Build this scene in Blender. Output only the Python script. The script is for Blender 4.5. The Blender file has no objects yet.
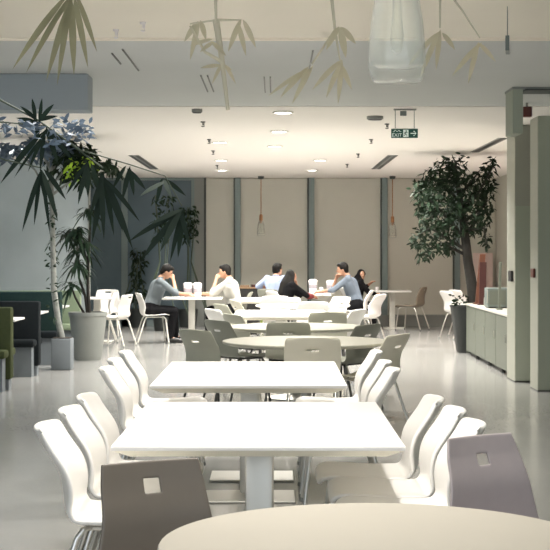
import bpy, bmesh, math, random
from mathutils import Vector, Matrix
random.seed(7)
R = math.radians
scn = bpy.context.scene
col = scn.collection
CAMH, F, HOR, CX = 1.53, 1400.0, 250.0, 275.0
CEIL = 2.98

def zf(py, h):                      # distance of a point of height h seen at row py
    return F * (CAMH - h) / (py - HOR)
def xz(px, y):                      # X of column px at distance y
    return (px - CX) * y / F
def hz(py, y):                      # height at row py at distance y
    return CAMH - (py - HOR) * y / F

# ------------------------------------------------------------------ materials
def mat(name, c, rough=.5, metal=0.0, spec=.5, noise=0.0, nscale=8.0, bump=0.0, bscale=60.0, emit=None, estr=0.0,
        trans=0.0, coat=0.0, stretch=None, sub=0.0):
    m = bpy.data.materials.new(name); m.use_nodes = True
    nt = m.node_tree; b = nt.nodes['Principled BSDF']
    b.inputs['Base Color'].default_value = (*c, 1)
    b.inputs['Roughness'].default_value = rough
    b.inputs['Metallic'].default_value = metal
    b.inputs['Specular IOR Level'].default_value = spec
    b.inputs['Transmission Weight'].default_value = trans
    b.inputs['Coat Weight'].default_value = coat
    if emit:
        b.inputs['Emission Color'].default_value = (*emit, 1)
        b.inputs['Emission Strength'].default_value = estr
    tc = nt.nodes.new('ShaderNodeTexCoord')
    mp = nt.nodes.new('ShaderNodeMapping')
    if stretch: mp.inputs['Scale'].default_value = stretch
    nt.links.new(tc.outputs['Object'], mp.inputs['Vector'])
    if noise > 0:
        n = nt.nodes.new('ShaderNodeTexNoise'); n.inputs['Scale'].default_value = nscale; n.inputs['Detail'].default_value = 4
        nt.links.new(mp.outputs['Vector'], n.inputs['Vector'])
        r = nt.nodes.new('ShaderNodeMix'); r.data_type = 'RGBA'
        r.inputs[6].default_value = (*[max(0, v * (1 - noise)) for v in c], 1)
        r.inputs[7].default_value = (*[min(1, v * (1 + noise)) for v in c], 1)
        nt.links.new(n.outputs['Fac'], r.inputs[0])
        nt.links.new(r.outputs[2], b.inputs['Base Color'])
    if bump > 0:
        n2 = nt.nodes.new('ShaderNodeTexNoise'); n2.inputs['Scale'].default_value = bscale
        nt.links.new(mp.outputs['Vector'], n2.inputs['Vector'])
        bp = nt.nodes.new('ShaderNodeBump'); bp.inputs['Strength'].default_value = bump; bp.inputs['Distance'].default_value = .01
        nt.links.new(n2.outputs['Fac'], bp.inputs['Height']); nt.links.new(bp.outputs['Normal'], b.inputs['Normal'])
    return m

def leafmat(name, c, transl=.35, rough=.45, var=.35):
    m = bpy.data.materials.new(name); m.use_nodes = True
    nt = m.node_tree; b = nt.nodes['Principled BSDF']; out = nt.nodes['Material Output']
    b.inputs['Roughness'].default_value = rough; b.inputs['Specular IOR Level'].default_value = .15
    tc = nt.nodes.new('ShaderNodeTexCoord'); n = nt.nodes.new('ShaderNodeTexNoise'); n.inputs['Scale'].default_value = 9
    nt.links.new(tc.outputs['Object'], n.inputs['Vector'])
    r = nt.nodes.new('ShaderNodeMix'); r.data_type = 'RGBA'
    r.inputs[6].default_value = (*[v * (1 - var) for v in c], 1); r.inputs[7].default_value = (*[min(1, v * (1 + var)) for v in c], 1)
    nt.links.new(n.outputs['Fac'], r.inputs[0]); nt.links.new(r.outputs[2], b.inputs['Base Color'])
    t = nt.nodes.new('ShaderNodeBsdfTranslucent'); nt.links.new(r.outputs[2], t.inputs['Color'])
    mx = nt.nodes.new('ShaderNodeMixShader'); mx.inputs[0].default_value = transl
    nt.links.new(b.outputs[0], mx.inputs[1]); nt.links.new(t.outputs[0], mx.inputs[2]); nt.links.new(mx.outputs[0], out.inputs[0])
    return m

def clearglass(name, c=(.985, .99, .975), keep=.9):
    m = bpy.data.materials.new(name); m.use_nodes = True
    nt = m.node_tree; out = nt.nodes['Material Output']; nt.nodes.remove(nt.nodes['Principled BSDF'])
    t = nt.nodes.new('ShaderNodeBsdfTransparent'); t.inputs['Color'].default_value = (*c, 1)
    g = nt.nodes.new('ShaderNodeBsdfGlossy'); g.inputs['Roughness'].default_value = .08
    d = nt.nodes.new('ShaderNodeBsdfDiffuse'); d.inputs['Color'].default_value = (.85,.86,.82,1)
    lw = nt.nodes.new('ShaderNodeLayerWeight'); lw.inputs['Blend'].default_value = .30
    m1 = nt.nodes.new('ShaderNodeMixShader'); m1.inputs[0].default_value = .5
    nt.links.new(g.outputs[0], m1.inputs[1]); nt.links.new(d.outputs[0], m1.inputs[2])
    mr = nt.nodes.new('ShaderNodeMapRange'); mr.inputs[3].default_value = .06; mr.inputs[4].default_value = .75
    nt.links.new(lw.outputs['Facing'], mr.inputs[0])
    mx = nt.nodes.new('ShaderNodeMixShader'); nt.links.new(mr.outputs[0], mx.inputs[0])
    nt.links.new(t.outputs[0], mx.inputs[1]); nt.links.new(m1.outputs[0], mx.inputs[2]); nt.links.new(mx.outputs[0], out.inputs[0])
    return m

M = dict(
    white=mat('white_plastic', (.82, .80, .77), .38, noise=.015, bump=.03, bscale=300),
    tan=mat('greige_plastic', (.74, .70, .58), .42, noise=.03),
    dark=mat('shaded_olive_plastic', (.27, .275, .225), .45, noise=.04),  # greige chairs standing in shade, the shade put into the colour
    sage=mat('shaded_sage_plastic', (.45, .445, .36), .45, noise=.04),  # lighter shaded tone of the chairs, shade put into the colour
    taupe=mat('taupe_laminate', (.150, .128, .105), .38, noise=.05, nscale=20),
    plum=mat('plum_grey_laminate', (.37, .325, .33), .4, noise=.05, nscale=20),
    chrome=mat('brushed_steel', (.72, .70, .66), .28, metal=1, bump=.05, bscale=200),
    whitemetal=mat('white_powdercoat', (.72, .70, .64), .4, noise=.02),
    darkmetal=mat('dark_steel', (.10, .10, .095), .4, metal=.7),
    tabletop=mat('white_laminate_top', (.88, .86, .83), .35, noise=.008, nscale=3),
    tableedge=mat('cream_table_edge', (.82, .78, .66), .4, noise=.02),
    greytop=mat('warm_grey_laminate', (.50, .465, .40), .33, noise=.02, nscale=5),
    sagetop=mat('sage_laminate', (.40, .39, .32), .33, noise=.02, nscale=5),
    pedestal=mat('satin_aluminium', (.60, .59, .55), .42, metal=.75, noise=.03, stretch=(1, 1, .1)),
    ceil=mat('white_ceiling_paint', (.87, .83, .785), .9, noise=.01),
    ceilgrey=mat('dim_ceiling_tone', (.60, .61, .60), .9, noise=.04, nscale=1.2),  # dimmer light on the middle ceiling put into the colour
    ceilwarm=mat('hazy_ceiling_tone', (.90, .84, .73), .9, noise=.03, nscale=1.2),  # reflected warm haze on the front ceiling put into the colour
    reflection_block=mat('reflection_blue_grey', (.36, .40, .43), .8, noise=.06, nscale=2),  # tone of a reflected edge, for the added box
    blind=mat('roller_blind_fabric', (.60, .59, .525), .9, noise=.03, nscale=4, bump=.08, bscale=500),
    wallbeige=mat('beige_wall_paint', (.60, .58, .51), .85, noise=.02),
    pink=mat('pale_rose_paint', (.74, .58, .54), .8, noise=.02),
    mull=mat('slate_green_mullion', (.19, .24, .24), .5, noise=.05),
    mulldark=mat('dark_mullion_edge', (.055, .062, .058), .5, noise=.05),
    skirt=mat('grey_green_skirting', (.24, .25, .235), .6, noise=.04),
    night=mat('night_window_glass', (.105, .145, .170), .16, spec=.5, noise=.30, nscale=.8),
    fog=mat('frosted_grey_panel', (.42, .47, .49), .35, spec=.4, noise=.30, nscale=1.0),
    column=mat('pale_green_column_paint', (.31, .315, .265), .6, noise=.03, nscale=3),
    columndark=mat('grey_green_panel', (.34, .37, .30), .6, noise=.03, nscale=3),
    counter=mat('counter_grey_green', (.12, .132, .106), .45, noise=.04, nscale=4),
    stone=mat('pale_worktop', (.55, .54, .49), .35, noise=.03),
    wood=mat('red_brown_wood', (.11, .040, .022), .45, noise=.25, nscale=5, stretch=(1, 6, 1)),
    maroon=mat('maroon_board', (.05, .012, .010), .5, noise=.1),
    black=mat('black_plastic', (.012, .012, .012), .4, noise=.1),
    blackpot=mat('charcoal_planter', (.016, .019, .018), .5, noise=.15),
    greypot=mat('grey_concrete_pot', (.21, .22, .205), .75, noise=.08, bump=.2),
    soil=mat('dark_soil', (.03, .022, .016), .95, noise=.4, nscale=60, bump=.6),
    bark=mat('dark_bark', (.018, .016, .013), .9, noise=.35, nscale=25, bump=.6, bscale=40),
    palebark=mat('pale_mottled_bark', (.22, .23, .215), .85, noise=.5, nscale=22, bump=.5, bscale=40),
    leafdark=leafmat('ficus_leaf', (.012, .024, .012), .12, .6),
    leafdrac=leafmat('dracaena_leaf', (.016, .034, .018), .15, .55),
    leafblue=leafmat('backlit_grey_leaf', (.11, .145, .19), .2, var=.6),  # backlight on the leaves put into a blue-grey colour
    leaflit=leafmat('lit_green_leaf', (.50, .78, .08), .35),  # leaves catching light, the light put into a brighter green
    leafnear=leafmat('reflected_dark_leaf', (.016, .028, .020), .12, .6),  # dark tone of leaves reflected in the glass
    leafpale=leafmat('reflected_pale_leaf', (.60, .57, .44), .5, var=.08),  # washed-out tone of reflected fronds put into the leaf colour
    leafolive=leafmat('reflected_olive_leaf', (.37, .365, .25), .5, var=.12),  # olive tone of reflected fronds put into the leaf colour
    palestem=mat('reflected_pale_cane', (.58, .55, .44), .6, noise=.1),
    stem=mat('green_cane', (.05, .07, .045), .6, noise=.2),
    olive=mat('olive_upholstery', (.055, .066, .030), .9, spec=.1, noise=.12, nscale=30),
    sageup=mat('sage_upholstery', (.20, .25, .16), .85, noise=.1, nscale=30),
    blackup=mat('dark_upholstery', (.012, .015, .017), .9, spec=.1, noise=.2, nscale=30),
    teal=mat('teal_upholstery', (.018, .036, .034), .9, spec=.1, noise=.15, nscale=30),
    plinth=mat('slate_plinth', (.15, .17, .185), .6, noise=.08),
    signgreen=mat('exit_sign_green', (.006, .055, .038), .4, noise=.1, emit=(.01, .10, .07), estr=.15),
    signwhite=mat('exit_sign_white', (.8, .85, .8), .5, noise=.02, emit=(.8, 1, .85), estr=.22),
    red=mat('dark_red_casing', (.10, .022, .014), .4, noise=.1),
    lamp=mat('lit_downlight_disc', (1, 1, 1), .5, emit=(1, .95, .86), estr=14, noise=.01),
    strip=mat('lit_strip_diffuser', (1, 1, 1), .5, emit=(.9, .97, 1), estr=1.3, noise=.01),
    copper=mat('copper_socket', (.40, .20, .10), .35, metal=.9, noise=.1),
    filament=mat('filament_stem', (.62, .60, .52), .3, noise=.1),
    glass=clearglass('clear_bulb_glass'),
    skin=mat('skin', (.50, .27, .17), .55, noise=.08, nscale=25),
    hair=mat('black_hair', (.008, .007, .006), .6, spec=.15, noise=.3, nscale=40, stretch=(1, 1, .2)),
    bluegrey=mat('blue_grey_shirt', (.125, .148, .162), .85, noise=.08, nscale=20, bump=.2),
    paleblue=mat('pale_blue_shirt', (.34, .41, .58), .85, noise=.08, nscale=16, bump=.2),
    cream=mat('white_shirt', (.56, .55, .50), .85, noise=.06, nscale=16, bump=.2),
    steelblue=mat('steel_blue_shirt', (.135, .165, .205), .85, noise=.1, nscale=18, bump=.2),
    blackcloth=mat('black_cloth', (.007, .007, .008), .9, spec=.1, noise=.2, nscale=20, bump=.2),
    redcloth=mat('dark_red_cuff', (.20, .03, .03), .85, noise=.2),
    eye=mat('eye_dark', (.02, .015, .012), .3, noise=.1),
    paper=mat('white_paper', (.84, .80, .80), .7, noise=.03),
    lidgrey=mat('grey_print_band', (.36, .33, .36), .6, noise=.3, nscale=60),
    lime=mat('lime_green_panel', (.20, .26, .05), .5, noise=.08),
    darkbox=mat('dark_brown_front', (.012, .011, .009), .6, noise=.15),
    bookbrown=mat('brown_cover', (.22, .14, .08), .6, noise=.1),
    appliance=mat('grey_green_appliance', (.15, .18, .17), .4, noise=.05),
)
def floor_mat():
    m = mat('polished_floor', (.28, .275, .26), .22, spec=.6)
    nt = m.node_tree; b = nt.nodes['Principled BSDF']
    tc = nt.nodes.new('ShaderNodeTexCoord')
    n = nt.nodes.new('ShaderNodeTexNoise'); n.inputs['Scale'].default_value = .9; n.inputs['Detail'].default_value = 5
    n3 = nt.nodes.new('ShaderNodeTexNoise'); n3.inputs['Scale'].default_value = 40
    nt.links.new(tc.outputs['Object'], n.inputs['Vector']); nt.links.new(tc.outputs['Object'], n3.inputs['Vector'])
    mx = nt.nodes.new('ShaderNodeMix'); mx.data_type = 'RGBA'
    mx.inputs[6].default_value = (.27, .27, .262, 1); mx.inputs[7].default_value = (.37, .365, .345, 1)
    nt.links.new(n.outputs['Fac'], mx.inputs[0]); nt.links.new(mx.outputs[2], b.inputs['Base Color'])
    mr = nt.nodes.new('ShaderNodeMapRange'); mr.inputs[3].default_value = .10; mr.inputs[4].default_value = .22
    nt.links.new(n3.outputs['Fac'], mr.inputs[0]); nt.links.new(mr.outputs[0], b.inputs['Roughness'])
    return m
M['floor'] = floor_mat()

# ------------------------------------------------------------------ mesh builder
class MB:
    def __init__(s): s.v, s.f, s.mi, s.cur = [], [], [], 0
    def add(s, vs, fs):
        o = len(s.v); s.v += [tuple(v) for v in vs]
        s.f += [tuple(i + o for i in f) for f in fs]; s.mi += [s.cur] * len(fs); return s
    def box(s, a, b, bev=0.0):
        x0, y0, z0 = [min(p, q) for p, q in zip(a, b)]; x1, y1, z1 = [max(p, q) for p, q in zip(a, b)]
        if bev <= 0:
            vs = [(x0,y0,z0),(x1,y0,z0),(x1,y1,z0),(x0,y1,z0),(x0,y0,z1),(x1,y0,z1),(x1,y1,z1),(x0,y1,z1)]
            return s.add(vs, [(3,2,1,0),(4,5,6,7),(0,1,5,4),(1,2,6,5),(2,3,7,6),(3,0,4,7)])
        bm = bmesh.new(); bmesh.ops.create_cube(bm, size=1)
        for v in bm.verts: v.co = Vector(((x0+x1)/2+v.co.x*(x1-x0), (y0+y1)/2+v.co.y*(y1-y0), (z0+z1)/2+v.co.z*(z1-z0)))
        bmesh.ops.bevel(bm, geom=bm.edges[:], offset=min(bev, .49*min(x1-x0,y1-y0,z1-z0)), segments=2, affect='EDGES', profile=.5)
        bm.verts.index_update(); s.add([v.co for v in bm.verts], [[v.index for v in f.verts] for f in bm.faces]); bm.free(); return s
    def tube(s, pts, r, n=10, caps=True):
        pts = [Vector(p) for p in pts]; rs = r if isinstance(r, (list, tuple)) else [r]*len(pts)
        rings = []; up = None
        for i, p in enumerate(pts):
            d = (pts[min(i+1, len(pts)-1)] - pts[max(i-1, 0)]).normalized()
            if up is None:
                up = Vector((0,0,1)) if abs(d.z) < .9 else Vector((1,0,0))
            a = d.cross(up).normalized(); b = d.cross(a).normalized(); up = -b if False else up
            rings.append([p + (a*math.cos(2*math.pi*k/n) + b*math.sin(2*math.pi*k/n))*rs[i] for k in range(n)])
        vs = [q for g in rings for q in g]; fs = []
        for i in range(len(pts)-1):
            for k in range(n):
                fs.append((i*n+k, i*n+(k+1)%n, (i+1)*n+(k+1)%n, (i+1)*n+k))
        if caps: fs += [tuple(range(n)), tuple((len(pts)-1)*n+k for k in reversed(range(n)))]
        return s.add(vs, fs)
    def lathe(s, prof, n=24, c=(0,0,0), close=True, sq=None):
        vs, fs = [], []
        for (r, z) in prof:
            for k in range(n):
                a = 2*math.pi*k/n; x, y = math.cos(a), math.sin(a)
                if sq:
                    e = 2/sq; x = math.copysign(abs(x)**e, x); y = math.copysign(abs(y)**e, y)
                vs.append((c[0]+r*x, c[1]+r*y, c[2]+z))
        for i in range(len(prof)-1):
            for k in range(n): fs.append((i*n+k, i*n+(k+1)%n, (i+1)*n+(k+1)%n, (i+1)*n+k))
        if close: fs += [tuple(reversed(range(n))), tuple((len(prof)-1)*n+k for k in range(n))]
        return s.add(vs, fs)
    def ell(s, c, r, nu=16, nv=12, rot=None):
        vs, fs = [], []
        c = Vector(c)
        for j in range(nv+1):
            t = math.pi*j/nv
            for k in range(nu):
                p = 2*math.pi*k/nu
                q = Vector((r[0]*math.sin(t)*math.cos(p), r[1]*math.sin(t)*math.sin(p), r[2]*math.cos(t)))
                if rot: q = rot @ q
                vs.append(c + q)
        for j in range(nv):
            for k in range(nu): fs.append((j*nu+k, (j+1)*nu+k, (j+1)*nu+(k+1)%nu, j*nu+(k+1)%nu))
        return s.add(vs, fs)
    def cap(s, a, b, ra, rb, n=12):     # tapered capsule
        a, b = Vector(a), Vector(b); d = b - a; L = d.length
        if L < 1e-5: return s.ell(a, (ra,)*3)
        prof = []
        for k in range(5): t = math.pi/2*(k/4); prof.append((ra*math.sin(t), -ra*math.cos(t)))
        for k in range(5): t = math.pi/2*(k/4); prof.append((rb*math.cos(t), L + rb*math.sin(t)))
        prof = [(max(r, 1e-4), z) for r, z in prof]
        q = Vector((0,0,1)).rotation_difference(d.normalized()).to_matrix().to_4x4()
        m = MB().lathe(prof, n)
        return s.add([a + (q @ Vector(v)) for v in m.v], m.f)
    def prism(s, poly, z0, z1):         # polygon in xy
        n = len(poly); vs = [(x,y,z0) for x,y in poly] + [(x,y,z1) for x,y in poly]
        return s.add(vs, [tuple(reversed(range(n))), tuple(range(n,2*n))] + [(i,(i+1)%n,n+(i+1)%n,n+i) for i in range(n)])
    def leaf(s, p, d, L, w, droop=.3, nrm=None, seg=3):
        p = Vector(p); d = Vector(d).normalized()
        nrm = Vector(nrm) if nrm else Vector((random.uniform(-1,1), random.uniform(-1,1), random.uniform(-1,1)))
        a = d.cross(nrm)
        if a.length < 1e-3: a = d.cross(Vector((1,.3,.2)))
        a.normalize(); vs = [p]; fs = []
        for i in range(1, seg):
            t = i/seg; c = p + d*L*t + Vector((0,0,-droop*L*t*t)); ww = w*.5*math.sin(math.pi*min(1, t*.9+.08))
            vs += [c + a*ww, c - a*ww]
        vs.append(p + d*L + Vector((0,0,-droop*L)))
        fs.append((0,1,2))
        for i in range(seg-2): k = 1+2*i; fs.append((k, k+2, k+3, k+1))
        k = len(vs)-3; fs.append((k, k+2, k+1))
        return s.add(vs, fs)
    def xf(s, m):
        s.v = [tuple(m @ Vector(v)) for v in s.v]; return s
    def build(s, name, mats, parent=None, smooth=False, mods=None, loc=None):
        me = bpy.data.meshes.new(name); me.from_pydata(s.v, [], s.f); 
        if not isinstance(mats, (list, tuple)): mats = [mats]
        for m in mats: me.materials.append(m)
        if len(mats) > 1: me.polygons.foreach_set('material_index', s.mi)
        me.validate(); me.update()
        bm = bmesh.new(); bm.from_mesh(me); bmesh.ops.recalc_face_normals(bm, faces=bm.faces); bm.to_mesh(me); bm.free()
        o = bpy.data.objects.new(name, me); col.objects.link(o)
        if mods:
            for fn in mods: fn(o)
            dg = bpy.context.evaluated_depsgraph_get(); dg.update()
            ne = bpy.data.meshes.new_from_object(o.evaluated_get(dg)); o.modifiers.clear(); o.data = ne; ne.name = name
        if smooth:
            o.data.polygons.foreach_set('use_smooth', [True]*len(o.data.polygons))
            if smooth != 'all':
                try: o.data.set_sharp_from_angle(angle=R(smooth if not isinstance(smooth, bool) else 40))
                except Exception: pass
        if parent: o.parent = parent
        if loc: o.location = loc
        return o

def subd(n=1): 
    def f(o): m = o.modifiers.new('s', 'SUBSURF'); m.levels = n; m.render_levels = n
    return f
def solid(t, off=-1):
    def f(o): m = o.modifiers.new('t', 'SOLIDIFY'); m.thickness = t; m.offset = off
    return f
def bevel(w, n=2):
    def f(o): m = o.modifiers.new('b', 'BEVEL'); m.width = w; m.segments = n; m.limit_method = 'ANGLE'
    return f
def remesh(v, sm=True):
    def f(o):
        m = o.modifiers.new('r', 'REMESH'); m.mode = 'VOXEL'; m.voxel_size = v
        m2 = o.modifiers.new('sm', 'SMOOTH'); m2.iterations = 3; m2.factor = .5
    return f

def tag(o, label, cat, group=None):
    o['label'] = label; o['category'] = cat
    if group: o['group'] = group
    return o
def struct(o, label=None):
    o['kind'] = 'structure'
    return o
def thing(name, label, cat, loc=(0,0,0), rz=0.0, group=None):
    o = bpy.data.objects.new(name, None); col.objects.link(o); o.empty_display_size = .1
    o.location = loc; o.rotation_euler = (0,0,rz)
    return tag(o, label, cat, group)
def copytree(o, loc, rz, label, group=None, remap=None):
    r = o.copy(); col.objects.link(r); r.location = loc; r.rotation_euler = (0,0,rz); r['label'] = label
    if group: r['group'] = group
    for ch in list(o.children):
        c = ch.copy(); col.objects.link(c); c.parent = r
        for g in list(ch.children):
            d = g.copy(); col.objects.link(d); d.parent = c
    return r

# ------------------------------------------------------------------ setting
YB, XL, XR, Y0 = 28.2, -6.0, 4.45, -0.6
struct(MB().box((XL-.2, Y0, -.1), (XR+.2, YB+.3, 0)).build('floor', M['floor']))
# ceiling: reflected haze and dim light coloured into front and middle, far part white
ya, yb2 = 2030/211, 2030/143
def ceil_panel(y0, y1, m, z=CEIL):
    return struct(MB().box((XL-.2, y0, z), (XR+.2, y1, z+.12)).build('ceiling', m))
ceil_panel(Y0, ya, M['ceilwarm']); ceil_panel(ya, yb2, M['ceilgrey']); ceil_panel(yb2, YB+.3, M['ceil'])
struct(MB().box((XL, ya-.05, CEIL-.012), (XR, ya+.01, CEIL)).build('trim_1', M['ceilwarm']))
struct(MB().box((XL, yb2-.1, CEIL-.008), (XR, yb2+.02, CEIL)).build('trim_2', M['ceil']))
struct(MB().box((XL-.2, Y0, 0), (XL, YB+.3, CEIL)).build('wall_left', M['fog']))
struct(MB().box((XR, 17.3, 0), (XR+.2, YB+.3, CEIL)).build('wall_right', M['wallbeige']))
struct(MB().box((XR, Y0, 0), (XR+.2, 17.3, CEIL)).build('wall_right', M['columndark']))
struct(MB().box((XL, YB, 0), (XR, YB+.3, CEIL)).build('wall_back', M['wallbeige']))
# box added at the left to stand for a reflected edge
struct(MB().box((XL, 11.5, hz(110, 11.5)), (xz(88, 11.5), 11.8, CEIL), .01).build('reflection_block', M['reflection_block']))
# night windows at the left end of the back wall
def window_panel(n, x0, x1, m, y=YB):
    o = struct(MB().box((x0, y-.05, .12), (x1, y-.02, CEIL-.03)).build('window_%d' % n, m))
    f = MB()
    for a, b in ((x0, x0+.06), (x1-.06, x1)): f.box((a, y-.08, .0), (b, y-.01, CEIL))
    f.box((x0, y-.08, 0), (x1, y-.01, .12)).box((x0, y-.08, CEIL-.05), (x1, y-.01, CEIL))
    f.build('window_frame', M['mull'], o)
    return o
# partition of frosted glass, left, in front of the dark windows
XP = xz(88, 22.5)
window_panel(1, XP-.02, -1.62, M['night'])
window_panel(2, XL, XP-.02, M['night'])
o = struct(MB().box((XL, 22.5, 0), (XP, 22.54, CEIL)).build('wall_partition', M['fog']))
MB().box((XP, 22.48, 0), (XP+.03, 22.56, CEIL)).build('edge_trim', M['skirt'], o)
# blinds and mullions
mx = [-1.51, -.745, .735, 2.205, 3.66]
bl = [(-1.42, -.80), (-.69, .68), (.79, 2.15), (2.27, 3.60), (3.72, 4.42)]
struct(MB().box((-1.62, YB-.09, 0), (-1.42, YB-.0, CEIL)).build('trim_3', M['skirt']))
struct(MB().box((-1.425, YB-.11, 0), (-1.385, YB-.0, CEIL)).build('trim_4', M['mulldark']))
for i, (a, b) in enumerate(bl):
    w = struct(MB().box((a, YB-.03, .2), (b, YB-.005, CEIL-.02)).build('window_%d' % (i+3), M['blind'] if i < 3 else M['wallbeige']))
    MB().box((a+.01, YB-.045, .2), (b-.01, YB-.028, .23)).build('hem_bar', M['skirt'], w)
for i, x in enumerate(mx[1:]):
    t = struct(MB().box((x-.055, YB-.12, 0), (x+.055, YB-.01, CEIL)).build('trim_%d' % (i+5), M['mull']))
    MB().box((x-.085, YB-.08, 0), (x-.055, YB-.01, CEIL)).build('edge_strip', M['mulldark'], t)
bb = struct(MB().box((-1.4, YB-.14, 0), (XR, YB-.0, .22)).build('baseboard_back', M['skirt']))
# right: rose lit recess between counter and far wall
struct(MB().box((4.43, 19, .0), (4.46, 26.5, 2.0)).build('trim_9', M['pink']))
struct(MB().box((xz(474, 27.9), YB-.16, .22), (xz(494, 27.9), YB-.12, hz(253, 27.9))).build('trim_10', M['pink']))

# columns at the right
def column(x0, x1, y0, y1, pan):
    o = struct(MB().box((x0, y0, 0), (x1, y1, CEIL), .006).build('column', M['column']))
    MB().box((x0-.002, y0-.004, 0), (x1+.002, y1+.002, .012)).build('base_joint', M['mulldark'], o)
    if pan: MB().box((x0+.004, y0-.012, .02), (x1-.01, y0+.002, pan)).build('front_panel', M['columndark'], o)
    return o
c1 = column(2.775, 3.35, 16.2, 16.75, 2.04)
c2 = column(2.84, 3.75, 15.14, 15.58, CEIL)
struct(MB().box((3.35, 16.4, 0), (XR, 16.6, CEIL)).build('wall_partition', M['column']))
def plate(px, py, y, w, h, x, m, label):
    o = MB().box((x-.03, y-w/2, hz(py, y)-h/2), (x+.0, y+w/2, hz(py, y)+h/2), .012).build('access_plate', m)
    return tag(o, label, 'wall plate')
plate(511, 276, 16.4, .20, .13, 2.775, M['black'], 'black rounded plate on the pale column beside the counter')
plate(532, 273, 15.33, .16, .10, 2.84, M['red'], 'reddish brown plate on the column nearest the camera at the picture edge')

# ceiling fittings
def diffuser(x, y0, y1, label, w=.10, two=True):
    o = thing('slot_diffuser', label, 'air vent', (x, y0, CEIL), 0, 'slot diffusers in the ceiling')
    L = y1 - y0
    MB().box((-w/2, 0, -.006), (w/2, L, .0)).build('frame', M['skirt'], o)
    if two:
        for a in (-w*.28, w*.28): MB().box((a-w*.16, .02, -.010), (a+w*.16, L-.02, -.005)).build('slot', M['black'], o)
    else: MB().box((-w*.3, .02, -.010), (w*.3, L-.02, -.005)).build('slot', M['black'], o)
    return o
diffuser(1.80, 21.4, 25.0, 'long dark double slot diffuser in the white ceiling left of the ficus tree', .16)
diffuser(-2.16, 21.4, 25.0, 'dark double slot diffuser in the white ceiling above the left-hand diners', .16)
diffuser(2.95, 18.1, 20.7, 'wide dark slot diffuser in the ceiling beside the pale column', .13, False)
diffuser(-1.10, 10.1, 11.3, 'thin slot diffuser in the grey ceiling beside the blue-grey reflection block, longer of two', .013, False)
diffuser(-1.20, 10.3, 10.9, 'short thin slot diffuser next to the blue-grey reflection block end', .013, False)
diffuser(-.615, 11.6, 12.8, 'thin slot in the grey ceiling, left one of the pair nearest the dark speaker', .013, False)
diffuser(-.56, 11.6, 12.8, 'thin slot in the grey ceiling, right one of the pair nearest the dark speaker', .013, False)
diffuser(-.09, 11.7, 12.85, 'thin slot in the grey ceiling, left one of the middle pair', .013, False)
diffuser(-.04, 11.7, 12.85, 'thin slot in the grey ceiling, right one of the middle pair', .013, False)
diffuser(.275, 10.15, 11.6, 'thin slot in the grey ceiling above the bamboo tips, right of the middle pair', .013, False)
d = thing('slot_diffuser', 'dark crosswise slot diffuser in the ceiling right of the hanging panel', 'air vent', (xz(521, 12.55), 12.45, CEIL), 0, 'slot diffusers in the ceiling')
MB().box((0, 0, -.02), (.9, .35, 0)).build('frame', M['skirt'], d)
MB().box((.02, -.01, -.03), (.88, .30, -.018)).build('slot', M['mulldark'], d)
o = thing('hanging_panel', 'pale grey panel hanging from the ceiling in front of the columns', 'panel', (xz(517, 12.5), 12.5, CEIL))
MB().box((-.045, -.05, hz(134, 12.5)-CEIL), (.045, .35, 0), .006).build('board', M['columndark'], o)
MB().box((-.05, -.055, -.02), (.05, .36, 0)).build('bracket', M['skirt'], o)
o = thing('alarm_box', 'small dark red box under the ceiling next to the hanging panel', 'alarm', (xz(527, 13.8), 13.8, hz(112, 13.8)))
MB().box((-.042, -.04, -.05), (.042, .04, .05), .006).build('casing', M['red'], o)
MB().box((.042, -.035, -.045), (.05, .035, .045)).build('side_plate', M['paper'], o)
MB().tube([(0,0,.05), (0,0,CEIL-hz(112,13.8))], .012).build('stem', M['skirt'], o)

def downlight(px, py, label, power=0):
    y = F*(CEIL-CAMH)/(HOR-py); x = xz(px, y)
    o = thing('downlight', label, 'ceiling light', (x, y, CEIL), 0, 'round downlights in the ceiling')
    MB().lathe([(.115, 0), (.115, -.012), (.09, -.014), (.085, -.004)], 24, close=False).build('trim_ring', M['whitemetal'], o, True)
    MB().lathe([(.086, -.004), (.086, -.009)], 24).build('lamp_disc', M['lamp'], o)
    return x, y
spots = []
for px, py, lb in ((283,112,'lit round downlight on the middle line, nearest of three'), (279,131,'lit round downlight, middle one of the three on the centre line'),
    (275,146,'lit round downlight, farthest of the three on the centre line'), (220,142,'lit round downlight on the left row, nearest'),
    (221,160,'lit round downlight, second along the left row'), (222,170,'lit round downlight on the left row close to the blinds'),
    (320,160,'lit round downlight on the right row, nearer of two'), (312,170,'lit round downlight on the right row close to the blinds')):
    spots.append(downlight(px, py, lb))

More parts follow.
